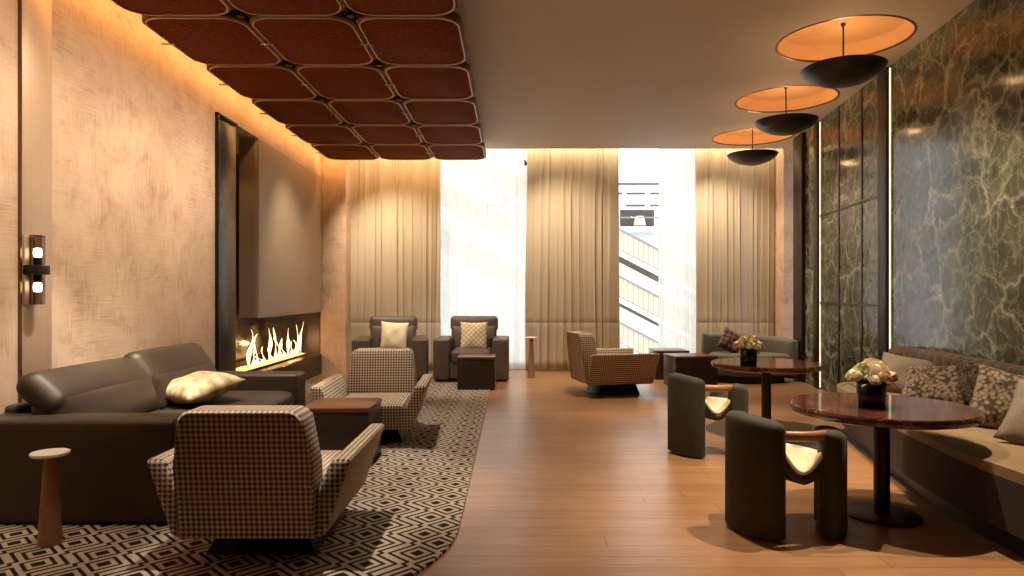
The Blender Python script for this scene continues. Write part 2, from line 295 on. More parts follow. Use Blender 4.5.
# ------------------------------------------------------------------ mesh builder
class MB:
    def __init__(s): s.bm = bmesh.new()
    def _add(s, bm2, M4=None):
        if M4 is not None: bm2.transform(M4)
        me = bpy.data.meshes.new('tmp'); bm2.to_mesh(me); bm2.free(); s.bm.from_mesh(me); bpy.data.meshes.remove(me); return s
    def hexa(s, c, bev=.0, seg=2, M4=None):
        # corners: bottom 4 ccw, top 4 ccw
        b = bmesh.new(); v = [b.verts.new(p) for p in c]
        for f in ((3, 2, 1, 0), (4, 5, 6, 7), (0, 1, 5, 4), (1, 2, 6, 5), (2, 3, 7, 6), (3, 0, 4, 7)): b.faces.new([v[i] for i in f])
        if bev: bmesh.ops.bevel(b, geom=b.edges[:], offset=bev, segments=seg, profile=.5, affect='EDGES', clamp_overlap=True)
        bmesh.ops.recalc_face_normals(b, faces=b.faces[:])
        return s._add(b, M4)
    def box(s, x0, x1, y0, y1, z0, z1, bev=.0, seg=2, M4=None):
        return s.hexa([(x0, y0, z0), (x1, y0, z0), (x1, y1, z0), (x0, y1, z0), (x0, y0, z1), (x1, y0, z1), (x1, y1, z1), (x0, y1, z1)], bev, seg, M4)
    def soft(s, cx, cy, cz, sx, sy, sz, r, puff=(0, 0, 0), M4=None, seg=3, inner=4):
        # rounded, slightly puffed cushion block
        h = (sx/2, sy/2, sz/2)
        def axis(hh):
            rr = min(r, hh*.98); a = [-hh + rr*(1-math.cos(PI/2*i/seg))*1.0 for i in range(seg)]
            a = [-hh + rr*i/seg for i in range(seg)]
            m = [-hh+rr + (2*hh-2*rr)*i/inner for i in range(inner+1)]
            return a + m + [-x for x in reversed(a)]
        ax = [axis(q) for q in h]; b = bmesh.new(); cache = {}
        def vert(p):
            k = tuple(round(q, 5) for q in p)
            if k in cache: return cache[k]
            inn = [max(-(h[i]-min(r, h[i]*.98)), min(h[i]-min(r, h[i]*.98), p[i])) for i in range(3)]
            d = Vector([p[i]-inn[i] for i in range(3)]); mx = max(abs(q) for q in d)
            if d.length > 1e-9:
                q = [math.tan(PI/4*min(1, abs(t)/max(mx, 1e-9)))*(1 if t > 0 else -1)*mx for t in d]
                d = Vector(q).normalized()*mx
            pt = [inn[i]+d[i] for i in range(3)]
            for i in range(3):
                j, k2 = (i+1) % 3, (i+2) % 3
                if puff[i]: pt[i] += puff[i]*(p[i]/h[i])*(1-(p[j]/h[j])**2)*(1-(p[k2]/h[k2])**2)
            vv = b.verts.new((pt[0]+cx, pt[1]+cy, pt[2]+cz)); cache[k] = vv; return vv
        for i in range(3):
            j, k = (i+1) % 3, (i+2) % 3
            for sg in (-1, 1):
                for a in range(len(ax[j])-1):
                    for c in range(len(ax[k])-1):
                        q = []
                        for (aa, cc) in ((a, c), (a+1, c), (a+1, c+1), (a, c+1)):
                            p = [0, 0, 0]; p[i] = sg*h[i]; p[j] = ax[j][aa]; p[k] = ax[k][cc]; q.append(vert(p))
                        if sg < 0: q.reverse()
                        if len(set(q)) == 4: b.faces.new(q)
        return s._add(b, M4)
    def lathe(s, prof, n=32, M4=None, cap=True):
        b = bmesh.new(); rings = []
        for r, z in prof:
            rings.append([b.verts.new((r*math.cos(2*PI*i/n), r*math.sin(2*PI*i/n), z)) for i in range(n)] if r > 1e-6 else [b.verts.new((0, 0, z))])
        for A, B in zip(rings, rings[1:]):
            for i in range(n):
                j = (i+1) % n
                if len(A) == 1 and len(B) == 1: continue
                if len(A) == 1: b.faces.new((A[0], B[i], B[j]))
                elif len(B) == 1: b.faces.new((A[j], A[i], B[0]))
                else: b.faces.new((A[i], B[i], B[j], A[j]))
        if cap:
            for R in (rings[0], rings[-1]):
                if len(R) > 1: b.faces.new(R)
        bmesh.ops.recalc_face_normals(b, faces=b.faces[:])
        return s._add(b, M4)
    def prism(s, poly, z0, z1, bev=0, seg=3, M4=None):
        b = bmesh.new(); lo = [b.verts.new((x, y, z0)) for x, y in poly]; hi = [b.verts.new((x, y, z1)) for x, y in poly]
        n = len(poly); b.faces.new(lo[::-1]); b.faces.new(hi)
        for i in range(n): b.faces.new((lo[i], lo[(i+1) % n], hi[(i+1) % n], hi[i]))
        if bev:
            hs = set(hi); ls = set(lo)
            e = [x for x in b.edges if (x.verts[0] in hs and x.verts[1] in hs) or (x.verts[0] in ls and x.verts[1] in ls)]
            bmesh.ops.bevel(b, geom=e, offset=bev, segments=seg, profile=.5, affect='EDGES', clamp_overlap=True)
        bmesh.ops.recalc_face_normals(b, faces=b.faces[:])
        return s._add(b, M4)
    def grid(s, nu, nv, fn, M4=None, closed_u=False):
        b = bmesh.new(); V = [[b.verts.new(fn(i/(nu-1) if not closed_u else i/nu, j/(nv-1))) for j in range(nv)] for i in range(nu)]
        for i in range(nu if closed_u else nu-1):
            for j in range(nv-1):
                i2 = (i+1) % nu
                b.faces.new((V[i][j], V[i2][j], V[i2][j+1], V[i][j+1]))
        return s._add(b, M4)
    def loft(s, rings, cap=True, M4=None):
        b = bmesh.new(); R = [[b.verts.new(p) for p in r] for r in rings]; n = len(R[0])
        for A, B in zip(R, R[1:]):
            for i in range(n): b.faces.new((A[i], A[(i+1) % n], B[(i+1) % n], B[i]))
        if cap: b.faces.new(R[0][::-1]); b.faces.new(R[-1])
        bmesh.ops.recalc_face_normals(b, faces=b.faces[:])
        return s._add(b, M4)
    def tube(s, p0, p1, r, n=12):
        p0 = Vector(p0); p1 = Vector(p1); q = (p1-p0).to_track_quat('Z', 'Y').to_matrix().to_4x4()
        return s.lathe([(r, 0), (r, (p1-p0).length)], n, Matrix.Translation(p0) @ q)
    def obj(s, name, mat, parent=None, smooth=35, loc=None, uv=True):
        me = bpy.data.meshes.new(name)
        bmesh.ops.remove_doubles(s.bm, verts=s.bm.verts[:], dist=1e-6)
        if uv:
            l = s.bm.loops.layers.uv.new('uv')
            s.bm.normal_update()
            for f in s.bm.faces:
                n = f.normal; a = max(range(3), key=lambda i: abs(n[i]))
                for lp in f.loops:
                    c = lp.vert.co
                    lp[l].uv = (c.y, c.z) if a == 0 else ((c.x, c.z) if a == 1 else (c.x, c.y))
        s.bm.to_mesh(me); s.bm.free(); me.materials.append(M(mat))
        if smooth:
            me.polygons.foreach_set('use_smooth', [True]*len(me.polygons))
            if smooth < 180: me.set_sharp_from_angle(angle=math.radians(smooth))
        o = bpy.data.objects.new(name, me); COL.objects.link(o)
        if parent: o.parent = parent
        if loc: o.location = loc
        return o
def tag(o, label, cat, group=None, kind=None):
    o['label'] = label; o['category'] = cat
    if group: o['group'] = group
    if kind: o['kind'] = kind
    return o
def thing(name, label, cat, loc=(0, 0, 0), rz=0, group=None):
    o = bpy.data.objects.new(name, None); COL.objects.link(o); o.empty_display_size = .2
    o.location = loc; o.rotation_euler = (0, 0, rz); return tag(o, label, cat, group)
def struct(name, mb, mat, smooth=35):
    o = mb.obj(name, mat, smooth=smooth); o['kind'] = 'structure'; return o
def dup(root, loc, rz, label):
    r = root.copy(); COL.objects.link(r); r.location = loc; r.rotation_euler = (0, 0, rz); r['label'] = label
    for ch in list(root.children):
        c = ch.copy(); COL.objects.link(c); c.parent = r
        for g in list(ch.children):
            d = g.copy(); COL.objects.link(d); d.parent = c
    return r
def T(x=0, y=0, z=0, rx=0, ry=0, rz=0):
    return Matrix.Translation((x, y, z)) @ Matrix.Rotation(rz, 4, 'Z') @ Matrix.Rotation(ry, 4, 'Y') @ Matrix.Rotation(rx, 4, 'X')

# ------------------------------------------------------------------ room shell
ZC = 3.5; XL = -2.95; YB = 11.25
A0, SL = 2.895, .126                       # right wall: x = A0 + SL*y
WANG = -math.atan(SL); CW = math.cos(math.atan(SL))
def wx(y): return A0 + SL*y
def RW(): return T(A0, 0, 0, rz=WANG)      # local: y runs along the wall, -x into the room
struct('floor', MB().box(-4.2, 5.6, -3.2, 11.6, -.12, 0), 'floor_wood')
lamps = [(2.95, 6.08), (3.19, 7.95), (3.47, 9.85), (2.67, 4.1)]
def ceiling():
    b = bmesh.new(); R = .555; n = 48; z = ZC
    def loop(pts):
        v = [b.verts.new((x, y, z)) for x, y in pts]
        return v, [b.edges.new((v[i], v[(i+1) % len(v)])) for i in range(len(v))]
    E = loop([(-4.2, -3.2), (5.6, -3.2), (5.6, 10.62), (-4.2, 10.62)])[1]
    for cx, cy in lamps: E += loop([(cx+R*math.cos(2*PI*i/n), cy+R*math.sin(2*PI*i/n)) for i in range(n)])[1]
    bmesh.ops.triangle_fill(b, edges=E, use_beauty=True)
    for f in b.faces:
        if f.normal.z > 0: f.normal_flip()
    mb = MB(); mb._add(b)
    mb.box(-4.2, 5.6, 10.60, 10.64, ZC, 3.86); mb.box(-4.2, 5.6, 10.60, 11.6, 3.84, 3.95)
    struct('ceiling', mb, 'ceiling_paint', smooth=0)
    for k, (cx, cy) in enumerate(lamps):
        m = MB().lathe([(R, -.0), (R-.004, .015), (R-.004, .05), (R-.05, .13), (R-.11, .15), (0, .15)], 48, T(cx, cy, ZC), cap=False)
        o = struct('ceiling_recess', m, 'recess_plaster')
        m = MB().lathe([(R+.012, -.004), (R+.012, .004), (R-.006, .01), (R-.006, -.004), (R+.012, -.004)], 48, T(cx, cy, ZC), cap=False)
        struct('trim_%d' % (k+10), m, 'bronze')
ceiling()
m = MB().box(XL-.15, XL, -3.2, 6.78, 0, ZC); m.box(XL-.62, XL, 6.78, 10.62, 3.05, ZC)
struct('wall_left', m, 'wallpaper', 0)
m = MB().box(XL-.62, -2.58, 10.6, 11.3, 0, 3.84); m.box(-2.58, -1.35, YB, 11.45, 0, 3.84); m.box(.45, 1.55, YB, 11.45, 0, 3.84)
m.box(3.15, 4.22, YB, 11.45, 0, 3.84); m.box(4.22, 5.6, 10.6, 11.45, 0, 3.84)
struct('wall_back', m, 'wallpaper', 0)
m = MB().box(0, .5, -3.4, 9.93/CW, 0, ZC, M4=RW()); struct('wall_right', m, 'green_marble', 0)
struct('wall_niche', MB().box(5.3, 5.5, 9.7, 10.62, 0, ZC), 'wallpaper', 0)
struct('wall_front', MB().box(-4.2, 5.6, -3.3, -3.15, 0, ZC), 'dark_wood', 0)
# windows: glass and slim frames
for k, (x0, x1) in enumerate(((-1.35, .45), (1.55, 3.15))):
    m = MB()
    for a, b_, c, d in ((x0, x0+.05, 0, 3.84), (x1-.05, x1, 0, 3.84), (x0, x1, 0, .06), (x0, x1, 3.78, 3.84)): m.box(a, b_, YB+.06, YB+.12, c, d)
    w = struct('window_%d' % (k+1), m, 'white_paint', 0)
    MB().box(x0+.05, x1-.05, YB+.085, YB+.092, .06, 3.78).obj('pane', 'window_glass', w, 0)
struct('baseboard_back', MB().box(-2.56, 4.2, YB-.02, YB-.001, 0, .09, .004), 'dark_bronze')
# copper wall panel behind the sconce
struct('trim_1', MB().box(XL-.01, XL+.012, 4.09, 4.36, 0, ZC, .003), 'brushed_copper')
struct('trim_2', MB().box(XL-.01, XL+.016, 4.075, 4.088, 0, ZC), 'bronze')
# bronze posts and inlay lines on the marble wall
k = 3
for d0, d1, p in ((6.77, 6.98, .035), (8.90, 9.06, .035), (9.53, 9.95, .05)):
    struct('trim_%d' % k, MB().box(-p, .02, d0/CW, d1/CW, 0, ZC-.005, .004, M4=RW()), 'dark_bronze'); k += 1
for d in (7.49, 8.2):
    struct('trim_%d' % k, MB().box(-.008, .02, (d-.018)/CW, (d+.018)/CW, 0, ZC-.005, M4=RW()), 'dark_bronze'); k += 1
for z in (2.25, 1.12):
    struct('trim_%d' % k, MB().box(-.008, .02, 6.99/CW, 8.89/CW, z-.014, z+.014, M4=RW()), 'dark_bronze'); k += 1
for d, lab in ((6.762, 'thin glowing light strip along the wide bronze post beside the banquette'), (8.892, 'thin glowing light strip along the far bronze post past the framed marble')):
    tag(MB().box(-.010, .0, (d-.006)/CW, d/CW, .02, ZC-.02, M4=RW()).obj('light_strip', 'led_glow'), lab, 'light strip', 'light strips on the marble wall')

# ------------------------------------------------------------------ hanging ceiling panels
def rrect(x0, x1, y0, y1, r, n=6):
    P = []
    for cx, cy, a in ((x1-r, y1-r, 0), (x0+r, y1-r, 90), (x0+r, y0+r, 180), (x1-r, y0+r, 270)):
        for i in range(n+1):
            t = math.radians(a+90*i/n); P.append((cx+r*math.cos(t), cy+r*math.sin(t)))
    return P
PZ = 3.24; PITCH = 1.06; CWID = .79; XR = -.372
def ceiling_panels():
    hx, hy = CWID/2-.004, PITCH/2-.004
    def ring(inset, w, z0, z1):
        o = rrect(-hx+inset, hx-inset, -hy+inset, hy-inset, .18-inset*.6); i_ = rrect(-hx+inset+w, hx-inset-w, -hy+inset+w, hy-inset-w, .18-(inset+w)*.6)
        m = MB(); m.loft([[(x, y, z1) for x, y in o], [(x, y, z0) for x, y in o], [(x, y, z0) for x, y in i_], [(x, y, z1) for x, y in i_]], cap=False)
        return m
    rows = ['first', 'second', 'third', 'fourth', 'fifth', 'sixth']; proto = None
    for r in range(6):
        for c in range(3):
            lab = 'copper velvet ceiling panel, %s row from the curtains, %s' % (rows[r], ['column beside the bare ceiling', 'middle column', 'column along the papered wall'][c])
            loc = (XR-CWID*(c+.5), 10.21-PITCH*(r+.5), PZ)
            if proto is None:
                proto = thing('ceiling_panel', lab, 'ceiling panel', loc, 0, 'hanging copper ceiling panels')
                MB().prism(rrect(-hx, hx, -hy, hy, .18), .008, .06).obj('panel_body', 'panel_edge', proto)
                MB().prism(rrect(-hx+.03, hx-.03, -hy+.03, hy-.03, .16), .003, .012, .003, 2).obj('velvet_field', 'panel_velvet', proto)
                ring(.018, .008, -.006, .012).obj('gold_line', 'gold_trim', proto)
                t = proto
            else: t = dup(proto, loc, 0, lab)
            if c < 2:
                m = MB().box(-hx-.055, -hx+.047, -.009, .009, -.012, .002, .003); m.obj('clip', 'gold_trim', t)
    struct('ceiling_raft', MB().box(XR-3*CWID+.12, XR-.06, 3.95, 10.13, PZ+.062, PZ+.10), 'raft_brown')
    j = 0
    for c in (1, 2):
        for r in range(1, 6):
            m = MB().lathe([(.0, 0), (.026, 0), (.03, .004), (.03, .07), (0, .07)], 16, T(XR-CWID*c, 10.21-PITCH*r, PZ-.004))
            tag(m.obj('downlight', 'black_metal'), 'small black downlight at the %s corner junction from the curtains, %s' % (rows[r-1], ['between middle and bare-ceiling columns', 'between middle and wall columns'][c-1]), 'downlight', 'downlights between the ceiling panels')
ceiling_panels()

# ------------------------------------------------------------------ pendant bowl lamps
def pendants():
    pl = ['dark bronze bowl pendant, second largest in view, above the near flower table', 'dark bronze bowl pendant, middle of the three fully shown', 'dark bronze bowl pendant nearest the curtains', 'dark bronze bowl pendant mostly cut off by the top edge']
    proto = None
    for (x, y), lab in zip(lamps, pl):
        lab = {0: 'dark bronze bowl pendant, largest fully visible one, in front of the marble', 1: pl[1], 2: pl[2], 3: pl[3]}[lamps.index((x, y))]
        if proto is None:
            t = proto = thing('pendant_lamp', lab, 'pendant lamp', (x, y, 3.10), 0, 'bronze bowl pendants')
            pr = [(q*.9, w) for q, w in ((0, 0), (.12, .004), (.22, .03), (.31, .072), (.37, .118), (.392, .152), (.386, .155), (.36, .124), (.30, .082), (.21, .042), (.12, .016), (0, .014))]
            MB().lathe(pr, 48).obj('bowl', 'dark_bronze', t, 60)
            MB().tube((0, 0, .015), (0, 0, .545), .007, 10).obj('rod', 'black_metal', t)
            MB().lathe([(0, .0), (.02, 0), (.02, .02), (0, .02)], 20, T(0, 0, .53)).obj('canopy', 'dark_bronze', t)
            MB().lathe([(.03, 0), (.09, 0), (.10, .012), (.09, .02), (.03, .02)], 24, T(0, 0, .05), cap=False).obj('lamp_ring', 'lamp_glow', t)
        else: dup(proto, (x, y, 3.10), 0, lab)
        point('pendant_bulb', (x, y, 3.17), 22, (1, .58, .26), .09)
pendants()

# ------------------------------------------------------------------ curtains
def curtain(name, mat, x0, x1, y, z0, z1, folds, amp, lab, group, seed, thick=.004, seam=True, flare=.0):
    rnd = random.Random(seed); ph = [rnd.uniform(-.6, .6) for _ in range(64)]; am = [rnd.uniform(.55, 1.2) for _ in range(64)]
    zs = [0, .02, .06, .12, .2]; ns = 0.775-z0
    zl = sorted(set([z0+i*(z1-z0)/22 for i in range(23)] + ([.76, .772, .778, .79] if seam else [])))
    def fn(u, v):
        z = zl[int(round(v*(len(zl)-1)))]; h = min(1, max(0, (z-z0)/(z1-z0)))
        t = u*folds; i = int(t) % 60
        w = t + .28*math.sin(2*PI*t*.37+seed) + .12*math.sin(2*PI*t*.61+2*seed) + .12*math.sin(3*h+i)*(1-h)
        a = amp*(am[i]*(1-(t % 1))+am[(i+1) % 64]*(t % 1))
        q = math.sin(2*PI*w); yy = a*(.38*q+.62*(1-2*abs(math.sin(PI*w+.8)))+.12*math.sin(4*PI*w+1.1))*1.15*(.62+.38*(1-h)**.7)
        xx = x0+(x1-x0)*u + .25*a*math.sin(4*PI*w)
        if flare: xx += flare*(1-h)**2*(u-.5); yy -= .04*(1-h)**6
        if seam and abs(z-.775) < .005: yy += .006
        return (xx, y+yy, z)
    m = MB().grid(int(folds*16)+1, len(zl), fn); o = m.obj(name, mat, smooth=180)
    md = o.modifiers.new('thick', 'SOLIDIFY'); md.thickness = thick
    return tag(o, lab, 'curtain', group)
curtain('curtain', 'curtain_linen', -2.57, -1.12, 10.93, .012, 3.78, 9, .10, 'beige full length curtain behind the leather armchair with the plain cushion', 'beige drapes', 1)
curtain('curtain', 'curtain_linen', .22, 1.72, 10.93, .012, 3.78, 9, .10, 'beige full length curtain hanging between the two bright windows', 'beige drapes', 2, flare=.06)
curtain('curtain', 'curtain_linen', 2.93, 4.20, 10.93, .012, 3.78, 9, .10, 'beige full length curtain behind the curved green sofa', 'beige drapes', 3)
curtain('sheer_curtain', 'sheer_voile', -1.30, .42, 11.10, .015, 3.78, 18, .022, 'wide white sheer curtain behind the armchair with patterned cushion', 'white sheers', 4, .001, False)
curtain('sheer_curtain', 'sheer_voile', 2.38, 3.12, 11.10, .015, 3.78, 9, .022, 'narrow white sheer curtain covering part of the stairway view', 'white sheers', 5, .001, False)
m = MB().box(-.02, .02, -.02, .02, -.03, .03, .006).tube((0, 0, .02), (-.02, -.03, .05), .012)
tag(m.obj('curtain_bracket', 'black_metal', loc=(.215, 10.82, 3.30)), 'tiny black bracket by the top corner of the central curtain', 'bracket')

# ------------------------------------------------------------------ fireplace
def fireplace():
    f = thing('fireplace', 'long built-in fireplace with bronze hood, dark marble side and burning flames', 'fireplace', (XL, 8.7, 0))
    L = lambda y: y-8.7
    m = MB().box(-.60, .012, L(6.80), L(7.27), 0, 3.04, .004); m.obj('marble_pillar', 'black_marble', f)
    m = MB().box(-.02, .03, L(6.785), L(6.83), 0, 3.05, .003); m.box(-.02, .03, L(6.785), L(7.27), 3.03, 3.05); m.obj('edge_trim', 'black_metal', f)
    # hood with a rounded near corner
    P = []; r = .05; y0, y1 = L(7.93), L(10.59); xb, xf = -.22, .0
    P += [(xb, y0), ]
    for i in range(7):
        a = math.radians(-90+90*i/6); P.append((xf-r+r*math.cos(a), y0+r+r*math.sin(a)))
    P += [(xf, y1), (xb, y1)]
    MB().prism(P, .96, 3.05).obj('hood', 'hood_bronze', f)
    MB().box(-.22, -.03, y0+.05, y1-.02, .945, .959).obj('hood_underside', 'soot_black', f)
    MB().box(-.62, -.60, L(7.27), L(10.6), .0, 3.05).obj('recess_back', 'smoked_mirror', f)
    MB().box(-.60, -.03, L(10.57), L(10.595), .30, .96).obj('recess_end', 'soot_black', f)
    MB().box(-.60, .0, L(7.27), L(10.595), 0, .30, .004).obj('hearth', 'soot_black', f)
    MB().box(-.60, -.02, L(7.28), L(10.59), .30, .306).obj('hearth_top', 'bronze', f)
    MB().box(-.012, -.006, L(7.28), L(10.57), .31, .958).obj('front_glass', 'fire_glass', f, 0)
    b = MB().box(-.36, -.18, L(7.9), L(10.45), .306, .335, .004).obj('burner', 'black_metal', f)
    rnd = random.Random(5)
    def bed(u, v):
        x = -.36+.18*v; y = L(7.92+2.5*u); e = min(1, 12*min(u, 1-u))*min(1, 5*min(v, 1-v))
        return (x, y, .333+e*(.012+.020*abs(math.sin(31*u*2.5+7*v)*math.cos(19*v+13*u))))
    MB().grid(120, 9, bed).obj('ember_bed', 'ember_glow', b, 180)
    n = 16
    for i in range(n):
        y = L(8.35+2.0*i/(n-1)+rnd.uniform(-.06, .06)); h = rnd.choice((.13, .2, .24, .33, .44, .5))*rnd.uniform(.85, 1.1); r0 = rnd.uniform(.04, .062)
        p1, p2, p3 = rnd.uniform(0, 6), rnd.uniform(0, 6), rnd.uniform(.05, .11); rings = []
        for j in range(17):
            s = j/16; rr = r0*(.55+.45*math.sin(2.2*PI*s+p1))*(1-s)**.6*(1.0 if s > .12 else .6+3.3*s)+.002
            ox = .03*s*math.sin(4*s+p1); oy = p3*s*math.sin(5.2*s+p2)
            rings.append([(-.27+ox+rr*.5*math.cos(2*PI*q/10), y+oy+rr*1.15*math.sin(2*PI*q/10), .335+h*s) for q in range(10)])
        MB().loft(rings).obj('flame', 'flame_glow', b, 180)
    for y in (7.9, 8.7, 9.5): point('fire_glow', (XL-.27, y+.4, .52), 9, (1, .48, .15), .02)
fireplace()

# ------------------------------------------------------------------ wall sconce
def sconce():
    t = thing('wall_sconce', 'smoked glass wall sconce with two glowing bulbs on the copper strip', 'wall lamp', (XL+.012, 4.15, 1.39))
    MB().box(.0, .012, -.05, .05, -.21, .21, .004).obj('back_plate', 'brushed_copper', t)
    P = [(.053+.036*math.cos(2*PI*i/24), .048*math.sin(2*PI*i/24)) for i in range(24)]
    Q = [(.053+.03*math.cos(2*PI*i/24), .042*math.sin(2*PI*i/24)) for i in range(24)]
    def sleeve(z0, z1):
        m = MB(); m.loft([[(x, y, z0) for x, y in P], [(x, y, z1) for x, y in P]], cap=False); m.prism(P, z1-.004, z1); m.prism(P, z0, z0+.004); return m
    sleeve(-.21, .21).obj('glass_tube', 'sconce_glass', t, 40)
    MB().box(.0, .096, -.054, .054, -.028, .028, .004).obj('bracket', 'black_metal', t)
    MB().box(.018, .026, -.010, .010, -.2, .2).obj('stem', 'black_metal', t)
    for s in (-1, 1):
        MB().lathe([(0, -.03), (.02, -.026), (.024, 0), (.02, .026), (0, .03)], 20, T(.055, 0, .105*s)).obj('bulb', 'bulb_glow', t)
        MB().lathe([(0, -.022), (.024, -.022), (.024, .022), (0, .022)], 20, T(.055, 0, .052*s)).obj('bulb_holder', 'black_metal', t)
sconce()

# ------------------------------------------------------------------ rug
def rug():
    x0, x1, y0, y1 = -2.90, -.28, 2.4, 9.42; r = 1.2; P = [(x0, y0), (x1-r, y0)]
    for i in range(1, 17):
        a = math.radians(-90+90*i/16); P.append((x1-r+r*math.cos(a), y0+r+r*math.sin(a)))
    P += [(x1, y1), (x0, y1)]
    tag(MB().prism(P, .0005, .012, .003, 2).obj('rug', 'rug_pile'), 'large dark brown and cream diamond patterned rug under the lounge chairs', 'rug')
rug()

# ------------------------------------------------------------------ pillows
def pillow(name, mat, lab, cat_loc, rot, w, h, t, group=None, seed=0, bulge=2.4):
    rnd = random.Random(seed); n = 17; m = MB()
    b = bmesh.new(); uvl = b.loops.layers.uv.new('uv')
    def P(u, v, s):
        x = u*2-1; y = v*2-1
        e = (1-abs(x)**bulge)*(1-abs(y)**bulge); e = max(0, e)**.55
        k = 1-.07*(1-y*y); k2 = 1-.07*(1-x*x)
        wob = .012*math.sin(5*x+seed)*math.sin(4*y+seed*2)
        return (x*w/2*k, s*(t/2*e)+wob*e, y*h/2*k2)
    for s in (1, -1):
        V = [[b.verts.new(P(i/(n-1), j/(n-1), s)) for j in range(n)] for i in range(n)]
        for i in range(n-1):
            for j in range(n-1):
                q = [V[i][j], V[i+1][j], V[i+1][j+1], V[i][j+1]]
                if s > 0: q.reverse()
                f = b.faces.new(q)
                for l in f.loops: l[uvl].uv = (l.vert.co.x, l.vert.co.z)
    bmesh.ops.remove_doubles(b, verts=b.verts[:], dist=1e-5)
    me = bpy.data.meshes.new(name); b.to_mesh(me); b.free(); me.materials.append(M(mat))
    me.polygons.foreach_set('use_smooth', [True]*len(me.polygons))
    o = bpy.data.objects.new(name, me); COL.objects.link(o); o.location = cat_loc; o.rotation_euler = rot
    return tag(o, lab, 'cushion', group)

# ------------------------------------------------------------------ leather sofa on the left
def sofa():
    t = thing('leather_sofa', 'long dark brown leather sofa along the papered wall', 'sofa', (-2.38, 4.8, 0))
    # local x from -.52 (wall) to .58 (front); y from -1.17 to 1.17
    MB().soft(.0, 0, .15, 1.0, 1.9, .22, .02).obj('base', 'sofa_leather', t)
    for s in (-1, 1):
        MB().soft(.03, s*1.04, .295, 1.1, .26, .55, .028, (0, 0, .006)).obj('armrest', 'sofa_leather', t)
        MB().soft(.20, s*.455, .335, .74, .90, .20, .06, (0, 0, .035), inner=6).obj('seat_cushion', 'sofa_leather', t)
        back = MB().soft(0, 0, 0, .20, 1.02, .33, .075, (.04, 0, 0), T(-.20, s*.50, .525, ry=-.30), inner=8).obj('backrest', 'sofa_leather', t, 180)
        tilt, hz = (-.85, .672) if s < 0 else (-.65, .690)
        MB().soft(0, 0, 0, .155, 1.04, .31, .074, (.035, 0, .01), T(-.265, s*.50, hz, ry=tilt), inner=8).obj('headrest', 'sofa_leather', back, 180)
    MB().box(-.50, .54, -1.15, 1.15, .014, .045).obj('plinth', 'black_metal', t)
    MB().soft(-.47, 0, .36, .10, 1.84, .50, .03).obj('rear_frame', 'sofa_leather', t)
    pillow('cushion', 'patch_brocade', 'cream and gold brocade cushion lying on the brown leather sofa', (-2.30, 5.0, .56), (-1.34, .0, -.6), .52, .46, .19, None, 2)
sofa()

# ------------------------------------------------------------------ houndstooth lounge chairs
def lounge_chairs():
    t = thing('lounge_chair', 'houndstooth lounge chair seen from behind, nearest, beside the drink table', 'lounge chair', (-1.19, 3.50, 0), 0, 'houndstooth lounge chairs')
    HT = 'houndstooth'; B = .02
    MB().hexa([(-.33, -.42, .14), (.33, -.42, .14), (.33, .40, .14), (-.33, .40, .14), (-.37, -.40, .26), (.37, -.40, .26), (.37, .42, .26), (-.37, .42, .26)], B).obj('seat_base', HT, t)
    MB().soft(0, .08, .285, .58, .70, .13, .03, (0, 0, .015)).obj('seat', HT, t)
    for s in (-1, 1):
        c = [(s*.25, -.43, .15), (s*.345, -.43, .15), (s*.345, .40, .15), (s*.25, .40, .15), (s*.375, -.43, .50), (s*.463, -.43, .50), (s*.463, .44, .50), (s*.375, .44, .50)]
        c[0] = (s*.22, -.43, .15); c[3] = (s*.22, .40, .15)
        if s < 0: c = [c[1], c[0], c[3], c[2], c[5], c[4], c[7], c[6]]
        MB().hexa(c, .018, 3).obj('armrest', HT, t)
    # backrest: a rounded slab leaning back
    rings = []; n = 40
    def out(q, k):   # outline of slab face: bottom z .15, top z .73, rounded top corners
        pts = []
        z0, z1, wb, wt, r = .15+k, .735-k, .305-k, .272-k, .062
        pts += [(-wb, z0), (wb, z0), (.31-k, .48)]
        for i in range(7):
            a = math.radians(8+82*i/6); pts.append((wt-r+r*math.cos(a)+.006, z1-r+r*math.sin(a)))
        for i in range(7):
            a = math.radians(90+82*i/6); pts.append((-wt+r+r*math.cos(a)-.006, z1-r+r*math.sin(a)))
        pts.append((-.31+k, .48))
        return pts
    def yy(z, d): return d - .13*(z-.15)
    for d, k in ((-.448, .02), (-.456+.0, .008), (-.452+.012, 0), (-.29, 0), (-.272, .008), (-.262, .022)):
        rings.append([(x, yy(z, d+.0), z) for x, z in out(0, k)])
    MB().loft(rings).obj('backrest', HT, t, 50)
    MB().hexa([(-.26, -.28, 0.012), (.26, -.28, 0.012), (.26, .26, 0.012), (-.26, .26, 0.012), (-.20, -.22, .145), (.20, -.22, .145), (.20, .22, .145), (-.20, .22, .145)], .01).obj('swivel_base', 'black_metal', t)
    dup(t, (-1.175, 5.90, 0), PI+.05, 'houndstooth lounge chair facing the camera, behind the walnut topped cube table')
    c = dup(t, (1.27, 8.60, -.0125), -PI/2+.22, 'houndstooth lounge chair turned sideways on the bare wood floor'); c.scale = (1, 1, 1.06)
lounge_chairs()

